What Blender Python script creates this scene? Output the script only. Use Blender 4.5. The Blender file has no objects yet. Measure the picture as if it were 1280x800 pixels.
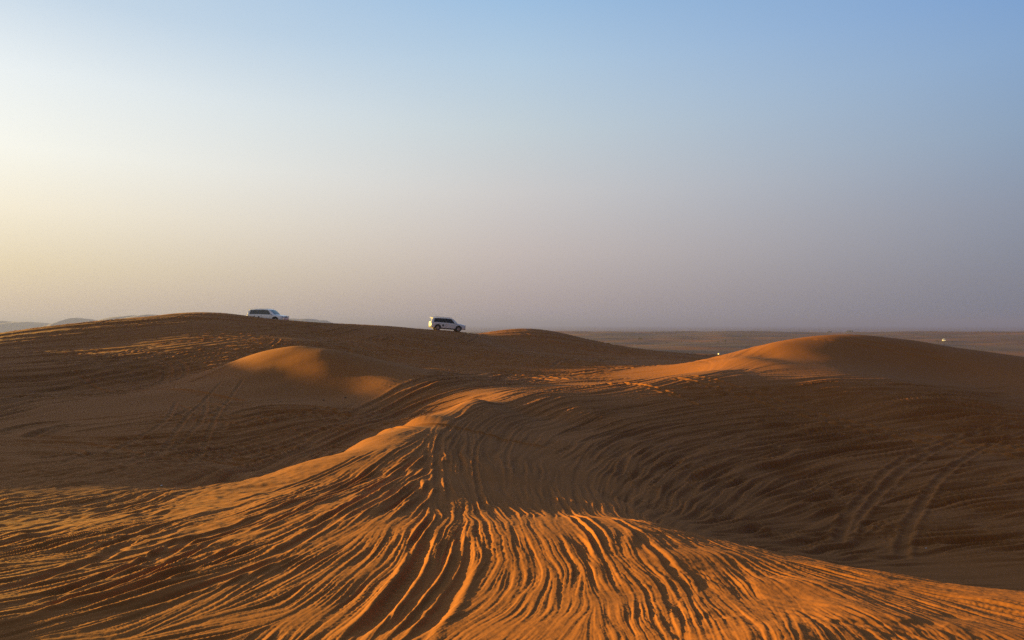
import bpy, bmesh, math, random
import numpy as np
from mathutils import Vector, Matrix

random.seed(7)
rng = np.random.default_rng(11)
Q = 1.0                      # mesh density of the sand sheet
EXPO = 1.7
F, VH, CZ = 853.0, 406.0, 14.0   # focal length and horizon in photo pixels, eye height above z=0
SUN_AZ, SUN_EL = math.radians(-72), math.radians(6.0)   # azimuth measured from +Y towards +X

scene = bpy.context.scene
COL = scene.collection

# ------------------------------------------------------------------ noise
_perm = np.random.default_rng(3).permutation(4096).astype(np.int64)
_ga = np.random.default_rng(4).random(4096) * 2 * np.pi
_gx, _gy = np.cos(_ga).astype(np.float32), np.sin(_ga).astype(np.float32)

def pnoise(x, y, seed=0):
    xi = np.floor(x).astype(np.int64); yi = np.floor(y).astype(np.int64)
    xf = (x - xi).astype(np.float32); yf = (y - yi).astype(np.float32)
    u = xf * xf * xf * (xf * (xf * 6 - 15) + 10); v = yf * yf * yf * (yf * (yf * 6 - 15) + 10)
    def g(ix, iy, dx, dy):
        h = _perm[(_perm[(ix + seed * 131) & 4095] + iy) & 4095]
        return _gx[h] * dx + _gy[h] * dy
    a = g(xi, yi, xf, yf); b = g(xi + 1, yi, xf - 1, yf)
    c = g(xi, yi + 1, xf, yf - 1); d = g(xi + 1, yi + 1, xf - 1, yf - 1)
    p = a + u * (b - a); q = c + u * (d - c)
    return (p + v * (q - p)) * 1.5

def n1(s, seed):
    s = np.asarray(s, float)
    return pnoise(s, np.full_like(s, seed * 7.31 + 0.37), seed)

def sstep(a, b, x):
    t = np.clip((x - a) / (b - a), 0, 1)
    return t * t * (3 - 2 * t)

# ------------------------------------------------------------------ base relief: surveyed points -> smooth surface
CP = []
def P(*pts):
    for u, v, Y in pts:
        CP.append(((u - 640) / F * Y, Y, (VH - v) / F * Y))
def R(*pts):                       # picture column, depth, height
    for u, Y, z in pts:
        CP.append(((u - 640) / F * Y, Y, z))
def W(*pts):
    CP.extend(pts)

# ground at our feet and the near mound
P((0,800,4.4),(300,800,4.6),(640,800,4.3),(1000,800,4.05),(1280,800,4.2),
  (0,740,5.4),(300,740,5.8),(640,720,6.2),(900,740,5.5),(1100,760,5.0),(1280,775,4.9),
  (1280,742,6.0),(1150,725,6.6),(1050,708,7.3),(950,690,8.1),(860,665,9.2),(800,650,10))
R((1280,7.2,-3.0),(1150,8.0,-3.2),(1050,8.8,-3.35),(950,9.4,-3.3))
# the shaded bowl on the right
P((1280,735,14.5),(1280,690,18),(1280,640,22),(1280,590,28),(1280,540,36.8),(1280,504,45.5),(1400,520,43),
  (1050,700,14.5),(1050,660,18.5),(1050,610,24),(1050,560,31),(1050,510,40),(1050,480,44),
  (900,640,16.5),(900,590,23),(900,540,31),(900,500,39),(1160,660,19.5),
  (800,640,12.3),(800,600,18),(800,550,26),(800,510,35),
  (700,640,10.8),(700,600,15.5),(700,550,23),(700,515,31),
  (600,640,9.8),(600,602,13.4))
# the long crest
P((590,500,30),(572,507,28),(550,516,25.8),(640,492,36),(700,488,39),(760,484,41),(820,478,42.5),(870,471,44.5),(900,463,48.5),
  (640,488,41),(700,484,46),(760,479,48),(820,473,51.5),(865,467,55))
W((.3,30,-3.92),(.6,27,-3.85),(0,24,-3.74),(-.2,21,-3.62),(-.2,18,-3.42),(-.1,15,-3.2))
# lit left flank of the foreground ridge
P((520,523,24),(525,534,21.3),(485,537,21.2),(450,553,18.5),(380,580,15.5),(300,607,13),(210,635,11),
  (400,640,9.5),(450,600,13),(300,660,8.8),(200,690,7.5),(400,700,7),(0,690,7.35),(520,600,12.5),(540,550,18),(560,520,24.5))
R((450,23,-4.7),(380,19,-4.45),(300,16,-4.0),(520,29,-4.7))
# left valley
P((450,550,30),(520,520,38),(380,572,25),(300,590,20),(300,560,27),(200,610,14.5),(200,580,19),(200,550,27),
  (100,640,11),(100,600,15.5),(0,640,10.5),(0,600,15),(0,560,22),(100,560,24))
# smooth tongue and the small dune
P((0,540,28),(100,525,33),(200,500,41),(280,470,50),(200,490,44),(280,462,52),
  (0,500,40),(100,490,50),(200,475,57),(270,455,62),
  (305,447,56),(335,438,55),(370,433,54),(400,435,54.5),(430,440,55.5),(480,452,57),(520,460,60),
  (400,441,52),(412,455,50),(424,475,47.5),(430,492,45),(354,469,49),(365,483,46.5),(345,455,51),(310,455,52),(330,462,50),(300,470,49),(350,482,46.3),
  (350,505,38),(420,510,38),(350,530,32),(250,530,31),(480,480,46),(480,510,40),
  (370,428,72),(430,432,74))
R((370,62,-3.5),(430,64,-3.9),(320,60,-3.5))
# the big left hill
P((0,418,80),(60,411,83),(130,403,85),(200,394,88),(240,391,89),(290,393,89.5),(330,398,90),(370,402.5,91),
  (420,406,93),(480,408,95),(540,412.5,98.6),(549,412.8,99.3),(575,415,100.3),(580,415.5,100.4),(610,418,102),
  (0,440,66),(0,470,50),(130,430,72),(130,460,57),(240,415,77),(240,435,68),(330,415,79),(420,420,82),
  (500,430,80),(560,430,85),(560,450,72),(620,460,67),(640,473,60),(700,470,63))
for u, Y in ((-100,82),(0,80),(60,83),(130,85),(200,88),(240,89),(290,90),(330,91),(370,92),(420,94),(480,96),(540,100),(590,103)):
    R((u, Y * 1.06 if u != 330 else 94, max(-1.9, CP_Z) if (CP_Z := {330: .45, 290: 1.0, 240: 1.2, 200: .9}.get(u, -1.9)) else 0))
    R((u, Y * 1.4, -7.5), (u, 160, -11))
# ground between the crest and the middle dune
P((640,480,52),(700,475,57),(800,465,62),(850,458,70),(760,460,68),(700,450,76),(640,440,84),(760,452,80),(860,452,84))
# middle dune
P((590,417.5,103),(620,414,105),(660,411,107),(700,416,108),(740,426,109),(800,437,110),(850,442,111),(920,447,112),
  (640,432,95),(700,440,93),(800,446,93),(740,444,92),(620,425,97))
for u, z in ((620,-4),(660,-4),(700,-5),(760,-7),(850,-8),(950,-9)):
    R((u, 128, z), (u, 160, -11.5))
# right dune
P((930,447,56),(970,430,61),(985,425,63),(1000,423,65),(1030,420,66),(1060,420,67),(1120,424,67),(1200,435,65),
  (1280,446,63),(1400,465,60),(1000,446,57),(1000,468,48),(1100,451,57),(1100,471,49),(1200,463,56),(950,468,47),(1200,475,53),(1280,475,53),(1200,492,45),(960,446,58))
for u in (1000,1060,1140,1220,1300):
    R((u, 82, -5.2), (u, 110, -9.5), (u, 150, -11.5))
R((930,72,-5.0))
# beyond the frame and behind us
P((-200,430,75),(-200,470,48),(-200,560,24),(-200,650,9.8),(-200,760,4.5),
  (1500,484,52),(1500,560,36),(1500,650,22),(1500,740,15),(1500,760,5.6),(1500,810,4.2))
for k in range(10):
    a = k / 10 * 2 * math.pi
    W((0.5*math.sin(a), 0.5*math.cos(a), -1.75), (2.2*math.sin(a), 2.2*math.cos(a), -1.85))
for th in (-1.25, -1.9, -2.6, math.pi, 2.6, 1.9, 1.25):
    for r, z in ((4.5,-2.0),(9,-2.6),(20,-3.6),(50,-4.6),(100,-8),(160,-11)):
        W((r*math.sin(th), r*math.cos(th), z))

CPA = np.array(CP, float)
_cr = np.hypot(CPA[:,0], CPA[:,1]); _ct = np.arctan2(CPA[:,0], CPA[:,1]); _cl = np.log(_cr)
def _tps_feats(t, l):
    # smooth kernel, periodic in bearing for the points behind us
    d2 = (2*np.sin((t[:,None]-_ct[None])/2))**2 + (l[:,None]-_cl[None])**2 + 1e-9
    return 0.5 * d2 * np.log(d2)
_K = _tps_feats(_ct, _cl); _n = len(_ct)
_A = np.zeros((_n+2, _n+2)); _A[:_n,:_n] = _K - np.eye(_n) * 2e-5
_A[:_n,_n] = 1; _A[_n,:_n] = 1; _A[:_n,_n+1] = _cl; _A[_n+1,:_n] = _cl
_w = np.linalg.solve(_A, np.concatenate([CPA[:,2], [0,0]]))
def tps(t, l):
    out = np.empty(len(t))
    for i in range(0, len(t), 20000):
        s = slice(i, i+20000)
        out[s] = _tps_feats(t[s], l[s]) @ _w[:_n] + _w[_n] + _w[_n+1]*l[s]
    return out

CT = np.linspace(-np.pi, np.pi, 560); CL = np.linspace(math.log(0.25), math.log(200), 330)
TT, LL = np.meshgrid(CT, CL)                  # rows = ln r
coarse = tps(TT.ravel(), LL.ravel()).reshape(TT.shape)
# unseen dune added off left, its height set to shade the left valley
_x, _y = np.exp(LL)*np.sin(TT), np.exp(LL)*np.cos(TT)
_h = sstep(15, 40, _y)*(1-sstep(82, 99, _y))*np.where(_x > -108, np.exp(-((_x+108)/8)**2), np.exp(-((_x+108)/22)**2))
coarse = coarse+(8.0-1.3*sstep(58, 72, _y)-coarse)*_h

def cubic_mat(src, dst):
    """row-sparse cubic interpolation from the regular axis src at dst -> indices, weights"""
    h = src[1]-src[0]; f = np.clip((dst-src[0])/h, 0, len(src)-1.000001)
    i = np.floor(f).astype(int); t = f-i
    idx = np.clip(np.stack([i-1,i,i+1,i+2],1), 0, len(src)-1)
    w = np.stack([-.5*t+t*t-.5*t**3, 1-2.5*t*t+1.5*t**3, .5*t+2*t*t-1.5*t**3, -.5*t*t+.5*t**3],1)
    return idx, w
def grid_interp(tab, th, lr):
    i, w = cubic_mat(CL, lr); a = sum(tab[i[:,k]]*w[:,k][:,None] for k in range(4))
    j, w = cubic_mat(CT, th); return sum(a[:,j[:,k]]*w[:,k][None] for k in range(4))
def point_interp(tab, th, lr):
    i, wi = cubic_mat(CL, lr); j, wj = cubic_mat(CT, th)
    return sum(tab[i[:,a], j[:,b]]*wi[:,a]*wj[:,b] for a in range(4) for b in range(4))

def plain_z(x, y):
    r = np.hypot(x, y)
    z = -12 + 1.5*pnoise(x/120, y/70, 21) + 0.8*pnoise(x/38, y/24, 22)
    z = z + sstep(420, 900, r)*(1.6 + 1.9*pnoise(x/150, y/260, 23)) + 2.2*sstep(120, 620, x)*sstep(420, 880, r)
    z = z - sstep(930, 1500, r)*22 + sstep(1500, 3000, r)*6*pnoise(x/700, y/600, 24)
    return z

def base_z(x, y):
    r = np.maximum(np.hypot(x, y), 0.26)
    b = point_interp(coarse, np.arctan2(x, y), np.log(np.minimum(r, 199)))
    k = sstep(150, 195, r)
    return b*(1-k) + plain_z(x, y)*k

def ray(u, v, rmax=150, rmin=2.0):
    """where a picture point meets the relief, in metres"""
    Y = np.geomspace(rmin, rmax, 3000)
    x = (u-640)/F*Y; zr = (VH-v)/F*Y
    d = zr - base_z(x, Y)
    hit = np.nonzero(d < 0)[0]
    k = hit[0] if len(hit) else int(np.argmin(d))
    return np.array([x[k], Y[k]])
def rays(pts):
    return np.array([ray(*p) for p in pts])

# ------------------------------------------------------------------ the sheet: fine in front, coarse around and far off
dth, dlr = 0.0012/Q, 0.0028/Q
T0, T1 = -0.80, 0.80
TH = np.arange(T0, T1+dth/2, dth)
ext = [T1]; st = dth
while ext[-1] < math.pi:
    st *= 1.12; ext.append(min(ext[-1]+min(st, 0.05), math.pi))
ext = np.array(ext[1:])
if ext[-1]-ext[-2] < 1e-4: ext = np.delete(ext, -2)
THA = np.concatenate([-ext[::-1][1:], TH, ext[:-1], [math.pi]])   # -pi column is shared with +pi
c0 = len(ext)-1
L0, L1 = math.log(2.0), math.log(135)
LR = np.arange(L0, L1+dlr/2, dlr)
LRA = np.concatenate([np.linspace(math.log(0.25), L0, 40)[:-1], LR, np.linspace(LR[-1]+0.006, math.log(14000), 330)])
r0 = 39
nT, nR = len(THA), len(LRA)
RR = np.exp(LRA)
X = (RR[:,None]*np.sin(THA)[None]); Yw = (RR[:,None]*np.cos(THA)[None])
inner = LRA < math.log(199)
B = np.empty((nR, nT))
B[inner] = grid_interp(coarse, THA, LRA[inner])
kf = sstep(150, 195, RR)[:,None]
far = RR > 124
B[~inner] = 0
B[far] = B[far]*(1-kf[far]) + plain_z(X[far], Yw[far])*kf[far]

# window of fine detail
wx = X[r0:r0+len(LR), c0:c0+len(TH)].astype(np.float32); wy = Yw[r0:r0+len(LR), c0:c0+len(TH)].astype(np.float32)
wr = RR[r0:r0+len(LR)][:,None].astype(np.float32)
DET = np.zeros_like(wx)
# slight meander shared by all tracks
MX = wx + 0.025*pnoise(wx*1.1, wy*1.1, 31) + 0.008*pnoise(wx*3.1, wy*3.1, 32)
MY = wy + 0.025*pnoise(wx*1.1, wy*1.1, 33) + 0.008*pnoise(wx*3.1, wy*3.1, 34)

def resample(p, step_fn):
    p = np.asarray(p, float)
    seg = np.hypot(*np.diff(p, axis=0).T); s = np.concatenate([[0], np.cumsum(seg)])
    m = 400; q = np.linspace(0, s[-1], m)
    # smooth the corners: interpolate then filter twice
    x = np.interp(q, s, p[:,0]); y = np.interp(q, s, p[:,1])
    for _ in range(3):
        k = 25; pad = np.pad
        x = np.convolve(pad(x, k, mode='reflect', reflect_type='odd'), np.ones(2*k+1)/(2*k+1), 'valid')
        y = np.convolve(pad(y, k, mode='reflect', reflect_type='odd'), np.ones(2*k+1)/(2*k+1), 'valid')
    out = [(x[0], y[0])]; last = 0.0
    s = np.concatenate([[0], np.cumsum(np.hypot(np.diff(x), np.diff(y)))])
    t = 0.0; ts = [0.0]
    while t < s[-1]:
        t += step_fn(math.hypot(np.interp(t, s, x), np.interp(t, s, y))); ts.append(min(t, s[-1]))
    return np.stack([np.interp(ts, s, x), np.interp(ts, s, y)], 1), np.array(ts)

NT = 0
DBG = None
def rut(path, w=0.13, depth=0.07, berm=0.035, cut=0.5, tread=0.0, fade=1.0, onesided=0.0):
    """press one wheel rut along a ground path into the detail relief"""
    global NT
    NT += 1
    p, s = resample(path, lambda r: min(max(0.16, 0.022*r), 1.2))
    if len(p) < 3: return
    nrm = np.gradient(p, axis=0); nrm = np.stack([-nrm[:,1], nrm[:,0]], 1); nrm /= np.linalg.norm(nrm, axis=1)[:,None]+1e-9
    p = p + nrm*(0.02*n1(s/2.3, NT) + 0.08*n1(s/7.0, NT+50))[:,None]
    pr = np.hypot(p[:,0], p[:,1]); pt = np.arctan2(p[:,0], p[:,1]); pl = np.log(pr)
    D = 3.2*w
    j = (pt-T0)/dth; i = (pl-L0)/dlr
    aj = D/pr/dth+2; ai = D/pr/dlr+2
    I0, I1 = max(int((i-ai).min())-2, 0), min(int((i+ai).max())+3, len(LR))
    J0, J1 = max(int((j-aj).min())-2, 0), min(int((j+aj).max())+3, len(TH))
    if I1-I0 < 3 or J1-J0 < 3: return
    dist = np.full((I1-I0, J1-J0), 99., np.float32); sl = np.zeros_like(dist); sg = np.zeros_like(dist)
    for k in range(len(p)-1):
        ia = max(int(min(i[k],i[k+1])-ai[k]), I0); ib = min(int(max(i[k],i[k+1])+ai[k])+2, I1)
        ja = max(int(min(j[k],j[k+1])-aj[k]), J0); jb = min(int(max(j[k],j[k+1])+aj[k])+2, J1)
        if ib <= ia or jb <= ja: continue
        ex, ey = p[k+1]-p[k]; L = math.hypot(ex, ey)+1e-6
        dx = MX[ia:ib, ja:jb]-p[k,0]; dy = MY[ia:ib, ja:jb]-p[k,1]
        t = np.clip((dx*ex+dy*ey)/(L*L), 0, 1)
        dd = np.hypot(dx-t*ex, dy-t*ey)
        sub = dist[ia-I0:ib-I0, ja-J0:jb-J0]; m = dd < sub
        sub[m] = dd[m]
        sl[ia-I0:ib-I0, ja-J0:jb-J0][m] = (s[k]+t*L)[m]
        sg[ia-I0:ib-I0, ja-J0:jb-J0][m] = np.sign(dx*ey-dy*ex)[m]
    DBG and DBG(p)
    m = dist < D
    if not m.any(): return
    d = dist[m]; S = sl[m]; side = sg[m]
    mod = (0.85+0.3*n1(S/3.7, NT+9)+0.12*n1(S/0.6, NT+19))*sstep(0, fade, S)*sstep(0, fade, s[-1]-S)
    bm = np.clip(0.9+0.4*n1(S/2.4, NT+29)+.2*n1(S/.5, NT+31), 0.1, 2.0)*(1+onesided*side)
    prof = -depth*np.exp(-(d/w)**4)*mod + berm*np.exp(-((d-1.75*w)/(0.62*w))**2)*bm*np.clip(mod, 0, 1)
    if tread: prof += tread*np.sin(S*2*np.pi/0.13)*np.exp(-(d/w)**4)*np.clip(mod, 0, 1)
    win = DET[I0:I1, J0:J1]; cur = win[m]
    c = cut*np.exp(-(d/(1.5*w))**4)*np.clip(mod*1.3, 0, 1)
    win[m] = cur*(1-c) + prof

def pair(path, gauge=1.6, **kw):
    p, _ = resample(path, lambda r: max(0.3, 0.03*r))
    g = np.gradient(p, axis=0); nr = np.stack([-g[:,1], g[:,0]], 1); nr /= np.linalg.norm(nr, axis=1)[:,None]+1e-9
    rut(p+nr*gauge/2, **kw); rut(p-nr*gauge/2, **kw)

def bundle(A, Bp, n, jitter=0.02, part=0.6, wr_=(0.10, 0.17), dr=(0.04, 0.10), br=(0.02, 0.05), tread=0.0):
    """n ruts fanned out between two guide paths given on the picture"""
    a, _ = resample(rays(A), lambda r: 0.2); b, _ = resample(rays(Bp), lambda r: 0.2)
    m = 60
    a = np.stack([np.interp(np.linspace(0,1,m), np.linspace(0,1,len(a)), a[:,k]) for k in (0,1)], 1)
    b = np.stack([np.interp(np.linspace(0,1,m), np.linspace(0,1,len(b)), b[:,k]) for k in (0,1)], 1)
    for k in range(n):
        w0 = (k+rng.random())/n; w1 = np.clip(w0+rng.normal(0, jitter*3), -0.05, 1.05)
        ww = np.linspace(w0, w1, m)[:,None]
        path = a*(1-ww)+b*ww
        if rng.random() < part:
            s0 = rng.random()*0.5; s1 = s0+0.3+rng.random()*0.5
            path = path[int(s0*m):max(int(min(s1,1)*m), int(s0*m)+8)]
        else: path = path[int(rng.random()*.3*m):]
        rut(path, fade=float(np.clip(np.hypot(*path.mean(0))*.12, .8, 4)), w=rng.uniform(*wr_), depth=rng.uniform(*dr), berm=rng.uniform(*br), tread=tread if rng.random()<.4 else 0)

# --- sand combed by tyres and wind: noise smeared along the flow of the tracks
def fbm(x, y, o, seed):
    return sum(pnoise(x*2**k, y*2**k, seed+k)/1.7**k for k in range(o))
FLOW = [  # picture paths, strength
 ([(525,540),(430,600),(300,650),(150,690),(-60,715)], 1.3), ([(545,570),(450,650),(330,720),(180,790)], 1.1),
 ([(560,600),(480,690),(380,770),(330,812)], 1.1), ([(200,660),(100,700),(-60,735)], 1.4), ([(300,700),(150,745),(-60,790)], 1.5),
 ([(330,770),(200,800),(100,815)], 1.4), ([(580,640),(540,720),(460,812)], 1.0),
 ([(505,535),(420,580),(330,612),(250,636)], .22), ([(515,555),(440,600),(340,640),(260,660)], .5),
 ([(553,640),(532,575),(545,530),(585,508),(650,497),(760,486)], .8),
 ([(470,812),(565,755),(612,705),(598,655),(562,605),(552,560),(580,522)], .9),
 ([(560,812),(640,762),(668,712),(645,655),(605,605),(590,550),(625,518),(700,500),(820,486)], .65),
 ([(650,812),(700,765),(716,718),(690,670),(650,625),(632,575),(655,535),(715,512),(860,494)], .7),
 ([(790,812),(760,740),(715,680),(672,620),(662,570),(700,530),(800,508),(1000,492),(1280,486)], .7),
 ([(860,812),(840,740),(790,690),(735,640),(715,590),(760,550),(860,520),(1050,505),(1290,502)], .7),
 ([(778,612),(790,590),(850,555),(960,530),(1120,515),(1290,515)], 2.2),
 ([(840,625),(855,602),(910,575),(1020,550),(1150,532),(1290,528)], 2.2),
 ([(905,640),(960,600),(1060,570),(1180,555),(1290,548)], 2.2), ([(960,650),(1050,615),(1160,590),(1290,575)], 2.2),
 ([(1010,680),(1120,645),(1290,615)], 2.2), ([(1120,690),(1290,665)], 2.2), ([(1180,710),(1300,705)], .9),
 ([(880,478),(1000,474),(1150,472),(1290,478)], .35), ([(950,455),(1060,445),(1200,450),(1290,462)], .06), ([(960,440),(1040,430),(1120,432)], .05),
 ([(880,466),(930,455),(980,432)], .3),
 ([(825,660),(930,720),(1000,812)], .7), ([(900,680),(1050,740),(1180,812)], .7), ([(1000,705),(1150,745),(1290,790)], .65), ([(1100,728),(1290,765)], .6),
 ([(0,640),(150,615),(300,585),(420,545),(520,505)], .9), ([(0,690),(120,665),(220,640)], 1.4), ([(0,610),(150,590),(330,560)], .8),
 ([(0,580),(150,570),(330,545),(450,505)], .8), ([(0,555),(120,552),(260,540),(420,520)], .6), ([(420,555),(470,510),(540,482),(640,465)], .6),
 ([(20,540),(120,520),(220,495),(300,470)], .15), ([(320,500),(380,495),(420,498)], .03), ([(320,465),(370,460),(400,470)], .03),
 ([(440,450),(480,465),(520,475)], .15), ([(430,445),(440,460),(450,480)], .08), ([(250,520),(330,512),(420,514)], .3),
 ([(0,500),(100,485),(200,468),(270,452)], .8), ([(0,470),(120,465),(250,445)], .9), ([(0,440),(120,430),(240,422),(320,425)], .8),
 ([(40,415),(140,408),(240,400),(320,405)], .6), ([(330,405),(400,412),(480,428),(560,445),(700,455)], .8), ([(420,410),(500,415),(580,425),(680,438)], .6),
 ([(440,440),(540,452),(660,462),(760,464)], .7), ([(560,475),(660,472),(780,465),(860,458)], .7), ([(560,485),(650,482),(740,478)], .6),
 ([(600,420),(680,425),(780,438),(860,446)], .5), ([(760,455),(840,454),(900,450)], .4)]
fq, fa, fs = [], [], []
for pts, amp in FLOW:
    w_ = rays(pts); t_ = np.arctan2(w_[:,0], w_[:,1]); l_ = np.log(np.hypot(w_[:,0], w_[:,1]))
    q = np.linspace(0, len(pts)-1, len(pts)*7); k = np.arange(len(pts))
    t_, l_ = np.interp(q, k, t_), np.interp(q, k, l_)
    for _ in range(4):
        t_[1:-1] = (t_[:-2]+2*t_[1:-1]+t_[2:])/4; l_[1:-1] = (l_[:-2]+2*l_[1:-1]+l_[2:])/4
    fq.append(np.stack([t_, l_], 1)); fa.append(2*np.arctan2(np.gradient(l_), np.gradient(t_))); fs.append(np.full(len(q), amp))
fq, fa, fs = np.concatenate(fq), np.concatenate(fa), np.concatenate(fs)
ct, cl = np.linspace(T0, T1, 170), np.linspace(L0, LR[-1], 200)
ctt, cll = np.meshgrid(ct, cl)
# nearness judged where the paths lie on the sand, depth stretched like bearing
def near_w(t, l):
    v = lambda l: 2.6*np.exp(-l)*1.6           # looking down on it from standing height
    d2 = (t[:,None]-fq[None,:,0])**2 + (v(l)[:,None]-v(fq[None,:,1]))**2 + ((l[:,None]-fq[None,:,1])*.10)**2
    return 1/(d2+1.5e-4)**2.1
ca = np.empty(ctt.size); sa = np.empty(ctt.size); am = np.empty(ctt.size)
for i in range(0, ctt.size, 4000):
    w_ = near_w(ctt.ravel()[i:i+4000], cll.ravel()[i:i+4000]); w_ /= w_.sum(1, keepdims=True)
    ca[i:i+4000] = w_ @ np.cos(fa); sa[i:i+4000] = w_ @ np.sin(fa); am[i:i+4000] = w_ @ fs
def up(a):
    a = a.reshape(ctt.shape)
    fi = (LR-cl[0])/(cl[1]-cl[0]); i = np.clip(fi.astype(int), 0, len(cl)-2); f = (fi-i)[:,None]
    a = a[i]*(1-f)+a[i+1]*f
    fj = (TH-ct[0])/(ct[1]-ct[0]); j = np.clip(fj.astype(int), 0, len(ct)-2); f = (fj-j)[None]
    return (a[:,j]*(1-f)+a[:,j+1]*f).astype(np.float32)
ang = up(ca), up(sa); AMP = up(am)
wth = (TH[None]+0*LR[:,None]).astype(np.float32); wlr = (LR[:,None]+0*TH[None]).astype(np.float32)
phi = np.arctan2(ang[1], ang[0])/2 + 0.13*pnoise(wth/.11, wlr/.11, 36) + 0.08*pnoise(wth/.04, wlr/.04, 37)
vt, vl = np.cos(phi).astype(np.float32), np.sin(phi).astype(np.float32)
def comb(srcs, n, ds=0.0026):
    """average the source fields along the flow, n steps each way"""
    h, w = vt.shape; acc = [a.copy() for a in srcs]; wt = 1.0
    jj, ii = np.meshgrid(np.arange(w, dtype=np.float32), np.arange(h, dtype=np.float32))
    for sgn in (1, -1):
        x, y = jj.copy(), ii.copy(); pt, pl = sgn*vt, sgn*vl
        for k in range(n):
            x += pt*(ds/dth); y += pl*(ds/dlr)
            np.clip(x, 0, w-1, out=x); np.clip(y, 0, h-1, out=y)
            ix = (y+.5).astype(np.int32)*w+(x+.5).astype(np.int32)
            g = math.exp(-(2.0*k/n)**2)
            for a, sx in zip(acc, srcs): a += g*sx.ravel()[ix]
            if sgn == 1: wt += 2*g
            nt_, nl_ = vt.ravel()[ix], vl.ravel()[ix]
            f = np.sign(nt_*pt+nl_*pl)+(nt_*pt+nl_*pl == 0); pt, pl = nt_*f, nl_*f
    return acc
LAM = (.022, .011, .0055)
srcs = [pnoise(wth/l+7*k, wlr/l+3*k, 51+k).astype(np.float32) for k, l in enumerate(LAM)]
streak = comb(srcs, 64)
streak = [a/a.std() for a in streak]
comb_h = np.zeros_like(DET)
for n_, l, c in zip(streak, LAM, (.055, .085, .09)):
    sh = .75*n_-1.0*np.sqrt(n_*n_+.03)+.6
    sh = 1.5*np.tanh(sh/1.5)
    comb_h += c*l*sh.astype(np.float32)
SM = [([(580,503),(520,535),(450,568),(380,592),(300,618),(225,642)], .030, .85), ([(330,460),(370,470),(410,475),(350,500)], .03, .9), ([(330,440),(400,440),(470,452)], .02, .8),
      ([(60,535),(150,515),(230,495),(300,480)], .03, .6), ([(1000,435),(1100,440),(1200,452),(1280,462)], .03, .9), ([(780,462),(860,460),(930,452)], .02, .7)]
for pts, rad, amt in SM:
    w_ = rays(pts); t_ = np.arctan2(w_[:,0], w_[:,1]); l_ = np.log(np.hypot(w_[:,0], w_[:,1]))
    q = np.linspace(0, len(pts)-1, 40); t_, l_ = np.interp(q, range(len(pts)), t_), np.interp(q, range(len(pts)), l_)
    vv = 4.2*np.exp(-wlr); mk = np.zeros_like(wlr)
    for a, b in zip(t_, l_): mk = np.maximum(mk, np.exp(-(((wth-a)/rad)**2+((vv-4.2*math.exp(-b))/(rad*.8))**2+((wlr-b)/.35)**2)))
    AMP = AMP*(1-amt*mk)
patch = np.clip(.75+.9*pnoise(wth/.16, wlr/.16, 58), .25, 1.5)
DET += np.minimum(wr, 58)*comb_h*AMP*patch*(1+.5*sstep(25, 60, wr))
del streak, srcs
rough = fbm(wx/1.1, wy/1.1, 4, 41)
zone = np.exp(-((np.arctan2(wx, wy)+0.50)/0.26)**2)*sstep(6, 10, wr)*(1-sstep(20, 32, wr))     # trampled left valley
zone = np.clip(zone*1.3, 0, 1).astype(np.float32)
DET += (0.003+0.02*zone)*rough*(1-sstep(40, 90, wr))
DET += 0.03*zone*(0.5-np.abs(pnoise(wx*1.3, wy*2.0, 47)))

def wander(n, box, wd, kappa=0.05, length=(8, 40), **kw):
    for _ in range(n):
        u = rng.uniform(box[0], box[1]); v = rng.uniform(box[2], box[3])
        if ((u-365)/110)**2+((v-472)/48)**2 < 1: continue
        p = ray(u, v); h = rng.normal(wd, 0.45); c = rng.normal(0, kappa); L = rng.uniform(*length)
        pts = [p]
        for k in range(30):
            h += c*L/30+rng.normal(0, 0.02)
            pts.append(pts[-1]+np.array([math.cos(h), math.sin(h)])*L/30)
        if min(math.hypot(q[0]+15.3, q[1]-50) for q in pts) < 7.5: continue
        if rng.random() < .55: pair(pts, **kw)
        else: rut(pts, **kw)

mid = dict(w=0.13, depth=0.05, berm=0.035)
# left hillside and middle ground
wander(44, (0, 330, 410, 475), 0.15, 0.04, (12, 45), w=0.19, depth=0.09, berm=0.055)
wander(30, (330, 640, 416, 470), 0.2, 0.05, (10, 35), w=0.18, depth=0.085, berm=0.05)
wander(14, (600, 860, 430, 480), 0.0, 0.02, (15, 40), w=0.22, depth=0.09, berm=0.05)
wander(30, (0, 300, 490, 580), 0.6, 0.08, (5, 13), **mid)
wander(14, (300, 430, 500, 545), 0.6, 0.08, (5, 11), **mid)
wander(10, (640, 760, 415, 440), 0.0, 0.03, (15, 30), w=0.25, depth=0.1, berm=0.06)
bundle([(60,470),(200,455),(300,440)], [(100,440),(220,432),(330,418)], 8, wr_=(.2,.28), dr=(.07,.12))
bundle([(0,455),(80,450),(180,420)], [(0,485),(120,480),(250,450)], 10, wr_=(.2,.28), dr=(.07,.12))
bundle([(330,410),(420,418),(520,440),(700,452)], [(300,402),(380,410),(460,440),(520,452)], 9, wr_=(.2,.3), dr=(.06,.12))
bundle([(390,560),(450,505),(520,475),(640,462)], [(440,545),(520,505),(600,487),(700,474)], 14, wr_=(.16,.24), dr=(.07,.12))
bundle([(0,545),(150,545),(300,535),(420,520)], [(0,600),(150,590),(330,560),(470,520)], 16, wr_=(.14,.22), dr=(.05,.1))
bundle([(150,640),(280,585),(400,545),(520,505)], [(215,628),(320,590),(420,552),(560,500)], 7, wr_=(.14,.2), dr=(.05,.1))
pair(rays([(210,575),(250,520),(278,488),(292,474)]), gauge=1.3, w=0.1, depth=0.04, berm=0.025)
pair(rays([(0,548),(60,530),(100,527)]), w=0.2, depth=0.1, berm=0.06)
pair(rays([(110,585),(180,560),(232,528),(240,500)]), w=0.1, depth=0.035, berm=0.02)
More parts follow.
